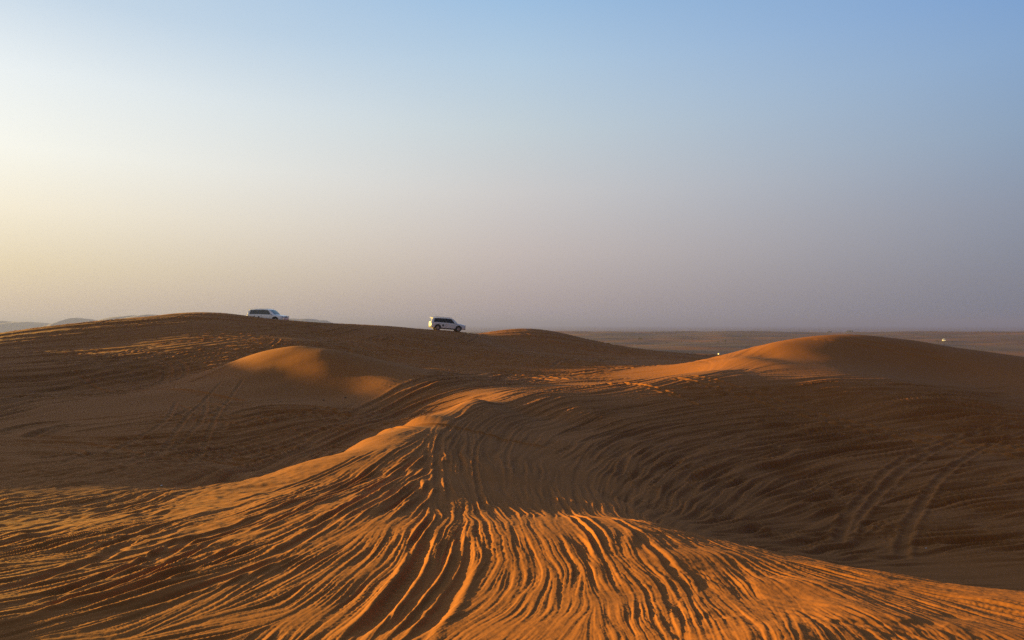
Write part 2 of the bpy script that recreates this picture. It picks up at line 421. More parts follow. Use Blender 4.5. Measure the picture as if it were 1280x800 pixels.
rut(rays([(300,515),(340,507),(390,507),(430,516)]), w=0.2, depth=0.1, berm=0.06)
rut(rays([(290,525),(340,514),(400,514),(450,522)]), w=0.2, depth=0.1, berm=0.06)
rut(rays([(230,480),(265,466),(300,450)]), w=0.18, depth=0.05, berm=0.03)

# shaded bowl: long curving ruts swinging up to the right
bowl = dict(wr_=(.05,.10), dr=(.025,.06), br=(.025,.05))
bundle([(640,575),(650,535),(740,508),(860,488),(1000,478),(1280,480)],
       [(885,640),(885,605),(930,585),(1020,560),(1150,540),(1290,535)], 40, part=.55, **bowl)
bundle([(900,640),(1010,612),(1130,585),(1290,560)], [(1010,678),(1090,672),(1180,672),(1290,655)], 14, part=.6, **bowl)
pair(rays([(1087,688),(1100,650),(1145,595),(1205,555),(1290,530)]), gauge=1.3, w=0.12, depth=0.05, berm=0.05, cut=.6)
rut(rays([(1045,680),(1060,640),(1100,592),(1160,556),(1230,532)]), w=0.11, depth=0.045, berm=0.045, cut=.5)
bundle([(840,478),(900,465),(940,455)], [(850,486),(900,474),(960,462)], 8, wr_=(.12,.17), dr=(.04,.07), br=(.015,.03))
bundle([(760,486),(900,484),(1100,480),(1280,486)], [(700,500),(900,496),(1100,494),(1280,505)], 10, wr_=(.1,.16), dr=(.04,.08))

# foreground ridge: fan to the left and the spine of ruts that swings over the crest
fore = dict(wr_=(.035,.075), dr=(.015,.05), br=(.012,.035))
bundle([(525,540),(430,600),(300,650),(150,690),(-40,715)], [(560,600),(470,690),(360,770),(300,815)], 15, part=.7, **fore)
bundle([(500,545),(420,580),(330,612),(250,636)], [(520,560),(430,610),(330,650),(230,670)], 4, part=.9, wr_=(.03,.05), dr=(.012,.025), br=(.008,.015))
bundle([(200,650),(100,700),(-40,740)], [(420,680),(250,750),(60,812)], 9, part=.6, **fore)
bundle([(545,620),(470,730),(380,812)], [(610,650),(600,740),(540,815)], 4, part=.5, tread=.004, **fore)
bundle([(420,812),(520,705),(553,640),(532,575),(545,530),(585,508),(650,497),(800,484)],
       [(690,815),(715,740),(690,680),(640,620),(630,560),(660,525),(720,508),(900,490)], 6, part=.5,
       wr_=(.035,.07), dr=(.012,.035), br=(.01,.02), tread=.004)
bundle([(690,800),(720,720),(690,655),(650,600)], [(900,812),(880,720),(800,660),(740,610)], 3, part=.6, wr_=(.03,.06), dr=(.01,.025), br=(.006,.018))

# slumps, lobes and soft hollows on the loose near sand
lob = pnoise(wx/1.0, wy/0.8, 61)
right = sstep(0.02, 0.30, np.arctan2(wx, wy))*(1-sstep(9, 12, wr))
DET += right*(0.045*np.maximum(lob, -0.1)-0.03*np.clip(pnoise(wx/.42, wy/.3, 62)-.35, 0, 1)+0.003*fbm(wx/0.35, wy/0.25, 3, 63)).astype(np.float32)
rip = np.sin(2*np.pi*(wx*.93+wy*.36)/.105+5*pnoise(wx*.8, wy*.8, 66)+2*pnoise(wx*3, wy*3, 67))
DET += right*(.0016*rip*np.clip(pnoise(wx/.9, wy/.9, 68)*1.5+.35, 0, 1)*(1-sstep(7, 12, wr))).astype(np.float32)
DET += (0.0022*fbm(wx/0.12, wy/0.12, 3, 71)*(1-sstep(10, 22, wr))).astype(np.float32)
edge = np.minimum(1, np.minimum(np.arange(len(TH)), np.arange(len(TH))[::-1])/40.)[None]*np.minimum(1, np.arange(len(LR))[::-1]/30.)[:,None]
B[r0:r0+len(LR), c0:c0+len(TH)] += DET*edge
# soft undulation everywhere, with the coarse surroundings
und = 0.035*pnoise(X/3.1, Yw/3.1, 91)*sstep(1, 5, RR)[:,None]*(1-sstep(60, 130, RR))[:,None]
B += und

def ground(x, y):
    """height of the finished sand under one point"""
    th, l = math.atan2(x, y), math.log(math.hypot(x, y))
    j = int(np.clip(np.searchsorted(THA, th), 1, nT-1)); i = int(np.clip(np.searchsorted(LRA, l), 1, nR-1))
    return float(B[i-1:i+1, j-1:j+1].mean())+CZ

# ------------------------------------------------------------------ materials
def new_mat(name):
    m = bpy.data.materials.new(name); m.use_nodes = True
    nt = m.node_tree; b = nt.nodes['Principled BSDF']
    return m, nt, b
def simple(name, col, rough=.5, metal=0, coat=0, var=0.0, scale=6, trans=0):
    m, nt, b = new_mat(name)
    b.inputs['Roughness'].default_value = rough; b.inputs['Metallic'].default_value = metal
    b.inputs['Coat Weight'].default_value = coat; b.inputs['Transmission Weight'].default_value = trans
    tc = nt.nodes.new('ShaderNodeTexCoord'); n = nt.nodes.new('ShaderNodeTexNoise'); n.inputs['Scale'].default_value = scale
    n.inputs['Detail'].default_value = 4
    nt.links.new(tc.outputs['Object'], n.inputs['Vector'])
    mx = nt.nodes.new('ShaderNodeMix'); mx.data_type = 'RGBA'
    mx.inputs[6].default_value = (*[c*(1-var) for c in col], 1); mx.inputs[7].default_value = (*[min(1, c*(1+var)) for c in col], 1)
    nt.links.new(n.outputs['Fac'], mx.inputs[0]); nt.links.new(mx.outputs[2], b.inputs['Base Color'])
    return m

def sand_material():
    m, nt, b = new_mat('sand')
    N, Lk = nt.nodes, nt.links
    b.inputs['Roughness'].default_value = 0.95
    b.inputs['Specular IOR Level'].default_value = 0.15
    geo = N.new('ShaderNodeNewGeometry')
    def noise(scale, det, rough=.5):
        n = N.new('ShaderNodeTexNoise'); n.inputs['Scale'].default_value = scale; n.inputs['Detail'].default_value = det
        n.inputs['Roughness'].default_value = rough; Lk.new(geo.outputs['Position'], n.inputs['Vector']); return n
    big = noise(0.09, 3); small = noise(2.2, 5, .6); grain = noise(70, 2, .7)
    def mix(f, a, c, blend='MIX'):
        x = N.new('ShaderNodeMix'); x.data_type = 'RGBA'; x.blend_type = blend
        for s, val in ((0, f), (6, a), (7, c)):
            if isinstance(val, tuple): x.inputs[s].default_value = (*val, 1)
            elif isinstance(val, float): x.inputs[s].default_value = val
            else: Lk.new(val, x.inputs[s])
        return x.outputs[2]
    c = mix(big.outputs['Fac'], SAND_A, SAND_B)
    r = N.new('ShaderNodeMapRange'); r.inputs[1].default_value = .35; r.inputs[2].default_value = .7
    Lk.new(small.outputs['Fac'], r.inputs[0])
    c = mix(r.outputs[0], c, SAND_C)
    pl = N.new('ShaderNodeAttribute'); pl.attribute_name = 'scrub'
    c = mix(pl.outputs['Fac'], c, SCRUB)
    sp = mix(grain.outputs['Fac'], (.82,.82,.82), (1.15,1.15,1.15))
    c = mix(1.0, c, sp, 'MULTIPLY')
    Lk.new(c, b.inputs['Base Color'])
    bp = N.new('ShaderNodeBump'); bp.inputs['Strength'].default_value = .15; bp.inputs['Distance'].default_value = .02
    Lk.new(small.outputs['Fac'], bp.inputs['Height'])
    bp2 = N.new('ShaderNodeBump'); bp2.inputs['Strength'].default_value = .25; bp2.inputs['Distance'].default_value = .004
    Lk.new(grain.outputs['Fac'], bp2.inputs['Height']); Lk.new(bp.outputs[0], bp2.inputs['Normal'])
    Lk.new(bp2.outputs[0], b.inputs['Normal'])
    return m
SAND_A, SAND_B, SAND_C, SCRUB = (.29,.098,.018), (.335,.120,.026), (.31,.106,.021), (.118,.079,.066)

# ------------------------------------------------------------------ build the sheet
def build_ground():
    me = bpy.data.meshes.new('sand_dunes')
    V = np.empty((nR*nT+1, 3), np.float32)
    V[:-1,0] = X.ravel(); V[:-1,1] = Yw.ravel(); V[:-1,2] = B.ravel()+CZ
    V[-1] = (0, 0, float(B[0].mean())+CZ)
    i = np.arange(nR-1)[:,None]*nT; j = np.arange(nT)[None]; jn = (j+1) % nT
    q = np.stack([i+j, i+nT+j, i+nT+jn, i+jn], -1).reshape(-1, 4)[:, ::-1]   # face up
    tri = np.stack([np.full(nT, nR*nT), jn[0], j[0]], 1)[:, ::-1]
    nq, ntri = len(q), nT
    loops = np.concatenate([q.ravel(), tri.ravel()]).astype(np.int32)
    me.vertices.add(len(V)); me.vertices.foreach_set('co', V.ravel())
    me.loops.add(len(loops)); me.loops.foreach_set('vertex_index', loops)
    me.polygons.add(nq+ntri)
    me.polygons.foreach_set('loop_start', np.concatenate([np.arange(nq)*4, nq*4+np.arange(ntri)*3]).astype(np.int32))
    me.polygons.foreach_set('use_smooth', np.ones(nq+ntri, bool))
    me.update(calc_edges=True)
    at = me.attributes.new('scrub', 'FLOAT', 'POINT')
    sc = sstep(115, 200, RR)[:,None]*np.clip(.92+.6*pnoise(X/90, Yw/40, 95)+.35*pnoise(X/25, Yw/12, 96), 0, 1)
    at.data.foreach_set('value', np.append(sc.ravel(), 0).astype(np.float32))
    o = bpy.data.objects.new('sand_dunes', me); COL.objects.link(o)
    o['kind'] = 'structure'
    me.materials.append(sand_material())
    # make sure the faces look up
    if me.polygons[nq//2].normal.z < 0: me.flip_normals()
    return o
build_ground()

# ------------------------------------------------------------------ small helpers for things
def link(name, bm, mat, parent=None, smooth=True):
    me = bpy.data.meshes.new(name); bmesh.ops.recalc_face_normals(bm, faces=bm.faces); bm.to_mesh(me); bm.free()
    o = bpy.data.objects.new(name, me); COL.objects.link(o)
    if mat: me.materials.append(mat)
    if smooth: me.polygons.foreach_set('use_smooth', [True]*len(me.polygons))
    if parent: o.parent = parent
    return o
def empty(name, loc):
    o = bpy.data.objects.new(name, None); o.empty_display_size = .3; o.location = loc; COL.objects.link(o); return o
def tag(o, label, cat, group=None, kind=None):
    if label: o['label'] = label
    if cat: o['category'] = cat
    if group: o['group'] = group
    if kind: o['kind'] = kind
    return o
def copy_tree(o, parent=None):
    c = o.copy(); COL.objects.link(c)
    if parent: c.parent = parent
    for ch in o.children: copy_tree(ch, c)
    return c
def add_box(bm, c, s, rot=None, bev=0.0):
    g = bmesh.ops.create_cube(bm, size=1)['verts']
    for v in g:
        v.co = Vector((v.co.x*s[0], v.co.y*s[1], v.co.z*s[2]))
    if bev:
        es = list({e for v in g for e in v.link_edges})
        g = list({v for f in bmesh.ops.bevel(bm, geom=es, offset=bev, segments=2, affect='EDGES')['faces'] for v in f.verts} | {v for v in g if v.is_valid})
    M = (rot or Matrix.Identity(3))
    for v in g: v.co = M @ v.co + Vector(c)

M_WHITE = simple('white_paint', (.87,.90,.95), .28, 0, .6, .03, 2)
M_GLASS = simple('tinted_glass', (.012,.014,.017), .05, 0, .3, .1, 3)
M_CLEAR = simple('light_tinted_glass', (.10,.12,.14), .05, 0, .3, .1, 3)
M_BLACK = simple('black_trim', (.018,.018,.019), .55, 0, 0, .2, 8)
M_TYRE = simple('tyre_rubber', (.022,.02,.019), .85, 0, 0, .25, 10)
M_RIM = simple('alloy', (.45,.45,.46), .35, .8, 0, .1, 6)
M_CHROME = simple('chrome', (.7,.7,.72), .15, 1, 0, .05, 6)
M_LAMP = simple('lamp_glass', (.55,.58,.6), .1, .2, .5, .1, 8)
M_RED = simple('red_lamp_glass', (.25,.012,.01), .15, 0, .5, .1, 8)
M_PLATE = simple('plate', (.75,.75,.72), .4, 0, 0, .05, 8)

# ------------------------------------------------------------------ off-road cars
def body_surface(x):
    """half width / height rings of the body at station x (front is +x), bottom to roof centre"""
    pass

# stations: x, underside z, sill half-width, waist z, waist half-width, belt z, belt half-width, top z, top half-width
ST = [(-2.58,.62,.78, .80,.86,1.02,.84,1.06,.74),
      (-2.54,.48,.90, .80,.95,1.12,.93,1.22,.80),
      (-2.46,.44,.95, .80,.99,1.16,.96,1.62,.76),
      (-2.34,.36,.96, .80,1.0,1.17,.97,1.80,.74),
      (-2.12,.36,.96, .80,1.0,1.17,.97,1.88,.74),
      (-1.40,.36,.97, .80,1.0,1.17,.97,1.93,.75),
      (-.40,.36,.97, .80,1.0,1.16,.97,1.94,.75),
      (.30,.36,.97, .80,1.0,1.14,.97,1.92,.74),
      (.62,.36,.97, .80,1.0,1.13,.97,1.85,.73),
      (1.00,.36,.97, .80,1.0,1.12,.97,1.54,.78),
      (1.38,.36,.97, .80,1.0,1.10,.96,1.18,.84),
      (1.75,.36,.97, .80,1.0,1.08,.94,1.155,.80),
      (2.20,.36,.96, .80,.99,1.03,.92,1.09,.76),
      (2.44,.44,.92, .80,.95,.98,.88,1.03,.70),
      (2.55,.48,.84, .80,.87,.93,.80,.96,.62),
      (2.59,.58,.72, .76,.74,.86,.70,.88,.54)]
def ring(s):
    x, zb, hb, zw, hw, zc, hc, zt, ht = s
    return [(x,0,zb),(x,hb*.8,zb),(x,hb,zb+.07),(x,hw,zw),(x,hc,zc-.03),(x,hc-.025,zc),(x,ht+.055,zt-.10*min(1,(zt-zc)/.3)),
            (x,ht-.02,zt-.03*min(1,(zt-zc)/.3)),(x,ht*.6,zt),(x,0,zt+.012)]
def station(x):
    for a, b in zip(ST, ST[1:]):
        if a[0] <= x <= b[0]:
            t = (x-a[0])/(b[0]-a[0]); return tuple(p+(q-p)*t for p, q in zip(a, b))
def side_pt(x, f, side, off):
    """point on the glasshouse flank: f=0 at the belt, 1 at the roof edge"""
    rg = ring(station(x)); a, b = Vector(rg[5]), Vector(rg[6])
    p = a+(b-a)*f
    n = Vector((0, (b-a).z, -(b-a).y)).normalized()
    p = p+n*off
    return Vector((p.x, p.y*side, p.z))
WB = (1.52, -1.55)     # axles
WR = .40

def make_car(name, dark_glass=True):
    root = empty(name, (0, 0, 0))
    # body
    bm = bmesh.new(); rows = []
    for s in ST:
        rg = ring(s); full = [(x,-y,z) for x,y,z in rg[:0:-1]]+rg[:-1] if False else [(x,y,z) for x,y,z in rg]+[(x,-y,z) for x,y,z in rg[-2:0:-1]]
        rows.append([bm.verts.new(p) for p in full])
    n = len(rows[0])
    for a, b in zip(rows, rows[1:]):
        for k in range(n): bm.faces.new((a[k], a[(k+1)%n], b[(k+1)%n], b[k]))
    bm.faces.new(rows[0]); bm.faces.new(rows[-1][::-1])
    body = link('body', bm, M_WHITE, None)
    # wheel arches cut out of the body
    cb = bmesh.new()
    for ax in WB:
        for sd in (-1, 1):
            bmesh.ops.create_cone(cb, cap_ends=True, segments=40, radius1=.50, radius2=.50, depth=.42,
                matrix=Matrix.Translation((ax, sd*.93, .43)) @ Matrix.Rotation(math.pi/2, 4, 'X'))
    cut = link('wheel_arch', cb, M_BLACK)
    md = body.modifiers.new('b', 'BOOLEAN'); md.operation = 'DIFFERENCE'; md.object = cut; md.solver = 'EXACT'
    try: md.material_mode = 'TRANSFER'
    except Exception: pass
    dg = bpy.context.evaluated_depsgraph_get(); me = bpy.data.meshes.new_from_object(body.evaluated_get(dg))
    body.modifiers.clear(); old = body.data; body.data = me; bpy.data.meshes.remove(old)
    for p in me.polygons: p.use_smooth = True
    try: me.set_sharp_from_angle(angle=math.radians(32))
    except Exception: pass
    bpy.data.objects.remove(cut)
    body.parent = root
    # glazing
    def glass(pts, nm, mat, parent=root, th=.012):
        bm = bmesh.new()
        vs = [bm.verts.new(p) for p in pts]; f = bm.faces.new(vs)
        return link(nm, bm, mat, parent, False)
    for sd in (-1, 1):
        for (xa, xb, xa2, xb2, clear) in ((-2.22,-1.42,-2.05,-1.42,0), (-1.36,-.42,-1.36,-.42,0), (-.34,.98,-.34,.42,1)):
            nseg = 6; bot = []; top = []
            for k in range(nseg+1):
                t = k/nseg
                bot.append(side_pt(xa+(xb-xa)*t, .06, sd, .006)); top.append(side_pt(xa2+(xb2-xa2)*t, .93, sd, .006))
            bm = bmesh.new(); vb = [bm.verts.new(p) for p in bot]; vt = [bm.verts.new(p) for p in top]
            for k in range(nseg): bm.faces.new((vb[k], vb[k+1], vt[k+1], vt[k]))
            link('side_window', bm, M_GLASS if (dark_glass or not clear) else M_CLEAR, root, False)
        # dark pillar strips between the panes
        for xa, xb in ((-1.42,-1.36), (-.42,-.34)):
            bm = bmesh.new()
            vs = [side_pt(xa,.06,sd,.004), side_pt(xb,.06,sd,.004), side_pt(xb,.93,sd,.004), side_pt(xa,.93,sd,.004)]
            bm.faces.new([bm.verts.new(p) for p in vs])
            link('window_pillar', bm, M_BLACK, root, False)
    def top_strip(xs, frac, nm, off):
        bm = bmesh.new(); prev = None
        for x in xs:
            s = station(x); h = (s[8]+.03)*frac
            row = [bm.verts.new((x+off, y*h, s[7]+off+.012*(1-abs(y)**2)-.018*abs(y)**4)) for y in (-1,-.6,0,.6,1)]
            if prev:
                for k in range(4): bm.faces.new((prev[k], prev[k+1], row[k+1], row[k]))
            prev = row
        return link(nm, bm, M_GLASS, root, True)
    top_strip((.70,.85,1.0,1.2,1.33), .90, 'windscreen', .010)
    bm = bmesh.new(); prev = None
    for x in (-2.53,-2.50,-2.46,-2.38):
        s = station(x); h = (s[8])*.9
        row = [bm.verts.new((x-.012, y*h, s[7]-.01)) for y in (-1,-.5,0,.5,1)]
        if prev:
            for k in range(4): bm.faces.new((prev[k], prev[k+1], row[k+1], row[k]))
        prev = row
    link('rear_window', bm, M_GLASS, root, True)
    bm = bmesh.new(); add_box(bm, (-2.38,0,1.86), (.34,1.30,.045), Matrix.Rotation(math.radians(-6),3,'Y'), .015); link('spoiler', bm, M_WHITE, root, False)
    # wheels
    for ax in WB:
        for sd in (-1, 1):
            w = empty('wheel', (ax, sd*.86, WR)); w.parent = root
            bm = bmesh.new(); prev = None; ringsv = []
            prof = [(.25,-.115),(.35,-.125),(.385,-.11),(.40,-.07),(.40,.07),(.385,.11),(.35,.125),(.25,.115)]
            for k in range(32):
                a = k/32*2*math.pi
                ringsv.append([bm.verts.new((r*math.cos(a), y, r*math.sin(a))) for r, y in prof])
            for k in range(32):
                a, b = ringsv[k], ringsv[(k+1)%32]
                for q in range(len(prof)): bm.faces.new((a[q], a[(q+1)%len(prof)], b[(q+1)%len(prof)], b[q]))
            link('tyre', bm, M_TYRE, w)
            bm = bmesh.new()
            bmesh.ops.create_cone(bm, cap_ends=True, segments=32, radius1=.252, radius2=.252, depth=.13, matrix=Matrix.Rotation(math.pi/2,4,'X'))
            for k in range(6):
                a = k/6*2*math.pi
                add_box(bm, (.14*math.cos(a), sd*.085, .14*math.sin(a)), (.20,.035,.055), Matrix.Rotation(-a,3,'Y'), .008)
            bmesh.ops.create_cone(bm, cap_ends=True, segments=20, radius1=.06, radius2=.06, depth=.05, matrix=Matrix.Translation((0,sd*.09,0)) @ Matrix.Rotation(math.pi/2,4,'X'))
            link('rim', bm, M_RIM, w, False)
    # lamps, grille, bumpers
    for sd in (-1, 1):
        bm = bmesh.new(); add_box(bm, (2.46,sd*.70,.93), (.17,.36,.13), Matrix.Rotation(sd*math.radians(-24),3,'Z'), .03); link('headlight', bm, M_LAMP, root, False)
        bm = bmesh.new(); add_box(bm, (-2.49,sd*.83,1.07), (.14,.20,.34), Matrix.Rotation(sd*math.radians(16),3,'Z'), .03); link('taillight', bm, M_RED, root, False)
        bm = bmesh.new(); add_box(bm, (.93,sd*1.09,1.20), (.13,.22,.17), Matrix.Rotation(sd*math.radians(-10),3,'Z'), .03)
        add_box(bm, (.93,sd*.99,1.14), (.06,.12,.05)); link('side_mirror', bm, M_WHITE, root, False)
        bm = bmesh.new(); add_box(bm, (0,sd*.985,.37), (2.15,.12,.06), None, .015); link('side_step', bm, M_BLACK, root, False)
        bm = bmesh.new(); add_box(bm, (-.75,sd*.715,1.985), (2.5,.035,.035), None, .01)
        for q in (-1.9,-.75,.4): add_box(bm, (q,sd*.715,1.955), (.07,.03,.06))
        link('roof_rail', bm, M_CHROME, root, False)
        for q in (-1.22,-.18):
            bm = bmesh.new(); add_box(bm, (q,sd*.995,1.00), (.20,.035,.035), None, .01); link('door_handle', bm, M_CHROME, root, False)
        for q in (-1.39,-.38,.80):
            bm = bmesh.new(); add_box(bm, (q,sd*.997,.80), (.012,.012,.52), None)
            link('door_seam', bm, M_BLACK, root, False)
        bm = bmesh.new()
        bmesh.ops.create_cone(bm, cap_ends=True, segments=24, radius1=.16, radius2=.16, depth=.012, matrix=Matrix.Translation((-.80,sd*1.004,.80)) @ Matrix.Rotation(math.pi/2,4,'X'))
        link('door_emblem', bm, M_EMBLEM, root, False)
    bm = bmesh.new(); add_box(bm, (2.56,0,.88), (.09,.86,.20), None, .02); g = link('grille', bm, M_BLACK, root, False)
    for q in (-.30,.30):
        bm = bmesh.new(); add_box(bm, (2.607,q,.88), (.02,.05,.20), Matrix.Rotation(math.radians(18 if q<0 else -18),3,'X'))
        link('grille_bar', bm, M_CHROME, g, False)
    bm = bmesh.new(); add_box(bm, (2.607,0,.80), (.02,.5,.03)); link('grille_bar', bm, M_CHROME, g, False)
    bm = bmesh.new(); add_box(bm, (2.50,0,.46), (.22,1.60,.17), None, .04); link('bumper', bm, M_BLACK, root, False)
    bm = bmesh.new(); add_box(bm, (-2.52,0,.47), (.20,1.66,.16), None, .04); link('bumper', bm, M_BLACK, root, False)
    bm = bmesh.new(); add_box(bm, (-2.60,0,.90), (.015,.50,.12)); link('number_plate', bm, M_PLATE, root, False)
    bm = bmesh.new(); add_box(bm, (-.05,0,.36), (4.2,1.4,.20), None, .03); link('underbody', bm, M_BLACK, root, False)
    return root
M_EMBLEM = simple('emblem_blue_grey', (.12,.14,.17), .5, 0, 0, .3, 12)

def set_car(car, u_mid, Y, zc_rel, yaw, pitch, roll=0):
    x = (u_mid-640)/F*Y
    # heading +x = right in the picture
    car.rotation_mode = 'XYZ'
    car.matrix_world = Matrix.Translation((x, Y, zc_rel+CZ)) @ Matrix.Rotation(yaw,4,'Z') @ Matrix.Rotation(pitch,4,'Y') @ Matrix.Rotation(roll,4,'X')
    car.location = (x, Y, zc_rel+CZ)
carA = make_car('offroad_car', True)
tag(carA, 'white off-road car with dark side windows half sunk behind the hill crest', 'car', 'white cars on the dunes')
carB = copy_tree(carA)
tag(carB, 'white off-road car on the slope of the ridge with its back and all wheels showing', 'car', 'white cars on the dunes')
for ch in carB.children:
    pass
set_car(carA, 335.0, 91.5, (VH-404.2)/F*91.5, math.radians(-9), math.radians(.8))
set_car(carB, 558.5, 99.8, (VH-413.9)/F*99.8, math.radians(17), math.radians(4.2))

# ------------------------------------------------------------------ far off: hills, trees, shrubs, specks
def hills():
    bm = bmesh.new()
    m = simple('hill_rock', (.22,.17,.13), .95, 0, 0, .3, .002)
    def hill(u0, u1, Y, pk, seed):
        """a rounded massif: pk = list of (fraction along, height)"""
        xa, xb = (u0-640)/F*Y, (u1-640)/F*Y
        n, d = 60, 14; rows = []
        for b in range(d+1):
            row = []
            for a in range(n+1):
                t = a/n; s = b/d
                h = float(np.interp(t, [p[0] for p in pk], [p[1] for p in pk]))*math.sin(math.pi*s)**.8
                h = 36+(h-36)*.5*(36 < h) if h > 36 else h
                h *= 1+.10*float(pnoise(np.array([t*9.]), np.array([s*3.+seed]), 5)[0])
                row.append(bm.verts.new((xa+(xb-xa)*t, Y+(s-.5)*450, CZ-36+h)))
            rows.append(row)
        for p, q in zip(rows, rows[1:]):
            for k in range(n): bm.faces.new((p[k], p[k+1], q[k+1], q[k]))
    return bm, m, hill
def hill_obj(u0, u1, Y, pk, seed):
    bm, m, hill = hills(); hill(u0, u1, Y, pk, seed)
    o = link('hills', bm, m); o['kind'] = 'structure'
hill_obj(70, 135, 2600, [(0,20),(.3,58),(.5,84),(.8,55),(1,20)], 1)
hill_obj(118, 300, 2400, [(0,20),(.08,40),(.18,88),(.25,103),(.45,98),(.7,85),(.85,50),(1,20)], 2)
hill_obj(330, 425, 2500, [(0,30),(.3,78),(.6,80),(.8,64),(1,25)], 3)
hill_obj(-120, 75, 2800, [(0,30),(.3,62),(.6,66),(.8,60),(1,30)], 4)

M_LEAF = simple('dusty_leaf', (.055,.06,.03), .8, 0, 0, .4, 2)
M_BARK = simple('bark', (.09,.065,.045), .9, 0, 0, .3, 6)
def at_plain(u, v):
    p = ray(u, v, 1400, 190.0); return p[0], p[1]
def shrub(u, v, wpx, hpx, label, trunk=False, group='shrubs scattered over the far plain', name='desert_shrub', cat='shrub'):
    x, y = at_plain(u, v); k = y/F; w, h = wpx*k, hpx*k
    root = empty(name, (x, y, ground(x, y)-.03)); tag(root, label, cat, group)
    bm = bmesh.new(); rr = random.Random(int(u*7+v))
    z0 = h*.45 if trunk else h*.08
    for _ in range(170):
        a = rr.random()*6.283; q = rr.random()**.5; zz = rr.random()
        px, py = math.cos(a)*q*w/2*(1-.4*zz*zz), math.sin(a)*q*w/2*(1-.4*zz*zz); pz = z0+zz*(h-z0)*(1-.35*q)
        s = rr.uniform(.07,.16)*max(w, h)*.6
        d = [Vector((rr.gauss(0,1), rr.gauss(0,1), rr.gauss(0,.7))).normalized()*s for _ in range(3)]
        bm.faces.new([bm.verts.new(Vector((px, py, pz))+e) for e in d])
    link('crown', bm, M_LEAF, root, False)
    bm = bmesh.new()
    for _ in range(1 if trunk else 4):
        tip = Vector((rr.uniform(-.2,.2)*w, rr.uniform(-.2,.2)*w, h*.75)); rad = max(.05, h*.035)
        b0 = [bm.verts.new((rad*math.cos(a*1.2566), rad*math.sin(a*1.2566), 0)) for a in range(5)]
        b1 = [bm.verts.new(tip+Vector((rad*.3*math.cos(a*1.2566), rad*.3*math.sin(a*1.2566), 0))) for a in range(5)]
        for a in range(5): bm.faces.new((b0[a], b0[(a+1)%5], b1[(a+1)%5], b1[a]))
    link('trunk' if trunk else 'stem', bm, M_BARK, root, False)
    return root
shrub(800, 424, 6, 2.4, 'low dark shrub alone on the plain beyond the middle dune')
shrub(906.5, 429.5, 2.4, 5.5, 'slim upright dark tree on the plain left of the right dune', True, 'trees on the far plain', 'desert_tree', 'tree')
shrub(1171.5, 427, 5, 1.6, 'flat dark shrub just left of the distant white car')
shrub(1010.5, 417.4, 4.5, 2.0, 'small dark shrub on the horizon ridge above the notch of the right dune')
shrub(1037, 415.4, 6, 2.2, 'wide dark shrub on the horizon ridge above the top of the right dune')
shrub(1062, 415, 9, 2.4, 'widest dark shrub on the horizon ridge right of the top of the right dune')
shrub(897, 428.4, 3.4, 1.2, 'tiny low shrub just left of the slim dark tree')
shrub(833, 428.6, 3, 1, 'tiny low shrub on the plain beyond the tail of the middle dune')

# distant car, seen from behind, and a small white tank
x, y = at_plain(1180, 427.2)
carC = copy_tree(carA)
tag(carC, 'tiny white car far out on the plain behind the right dune', 'car', 'white cars on the dunes')
carC.location = (x, y, ground(x, y)); carC.rotation_euler = (0, 0, math.radians(62))
def tank():
    x, y = at_plain(899, 444.2)
    root = empty('water_tank', (x, y, ground(x, y)-.05))
    tag(root, 'tiny white water tank standing where the right dune meets the plain', 'tank')
    bm = bmesh.new(); prof = [(0,.06),(.46,.06),(.50,.12),(.50,.75),(.44,.88),(.20,.96),(0,.97)]; rows = []
    for k in range(20):
        a = k/20*6.28319; rows.append([bm.verts.new((max(r,.002)*math.cos(a), max(r,.002)*math.sin(a), z)) for r, z in prof])
    for k in range(20):
        for q in range(len(prof)-1): bm.faces.new((rows[k][q], rows[(k+1)%20][q], rows[(k+1)%20][q+1], rows[k][q+1]))
    link('shell', bm, M_PLATE, root)
    bm = bmesh.new(); bmesh.ops.create_cone(bm, cap_ends=True, segments=16, radius1=.15, radius2=.13, depth=.08, matrix=Matrix.Translation((0,0,1.0))); link('lid', bm, M_BLACK, root, False)
tank()

# litter and stones on the near sand
def crumple(name, u, v, size, mat, label, cat, flat=.4, group=None):
    p = ray(u, v); bm = bmesh.new(); bmesh.ops.create_icosphere(bm, subdivisions=2, radius=size/2)
    rr = random.Random(int(u))
    for w in bm.verts:
        w.co *= rr.uniform(.72, 1.15); w.co.z *= flat
    o = link(name, bm, mat, None, False); o.location = (p[0], p[1], ground(p[0], p[1])+size*flat*.3)
    o.rotation_euler = (0, 0, rr.random()*3); tag(o, label, cat, group)
M_PAPER = simple('paper', (.8,.78,.74), .8, 0, 0, .05, 20)
M_STONE = simple('dark_stone', (.06,.045,.035), .85, 0, 0, .3, 20)
crumple('paper_scrap', 202, 608.5, .055, M_PAPER, 'scrap of white paper on the trampled sand by the lit ridge tip', 'litter')
crumple('paper_scrap', 1157.5, 685.5, .04, M_PAPER, 'scrap of white paper lying in the dark bowl on the right', 'litter')
for (u, v, sz, lb) in ((350.5,502.5,.13,'small dark stone on smooth sand, the one farthest from the small dune ridge'),
                   (404.5,500.5,.14,'small dark stone on smooth sand, middle of three below the small dune'),
                   (431.5,497.5,.16,'small dark stone at the foot of the small dune ridge beside the ruts'),
                   (793,752,.02,'little dark pebble on the orange foreground sand')):
    crumple('stone', u, v, sz, M_STONE, lb, 'stone', .6, 'dark stones on the sand')

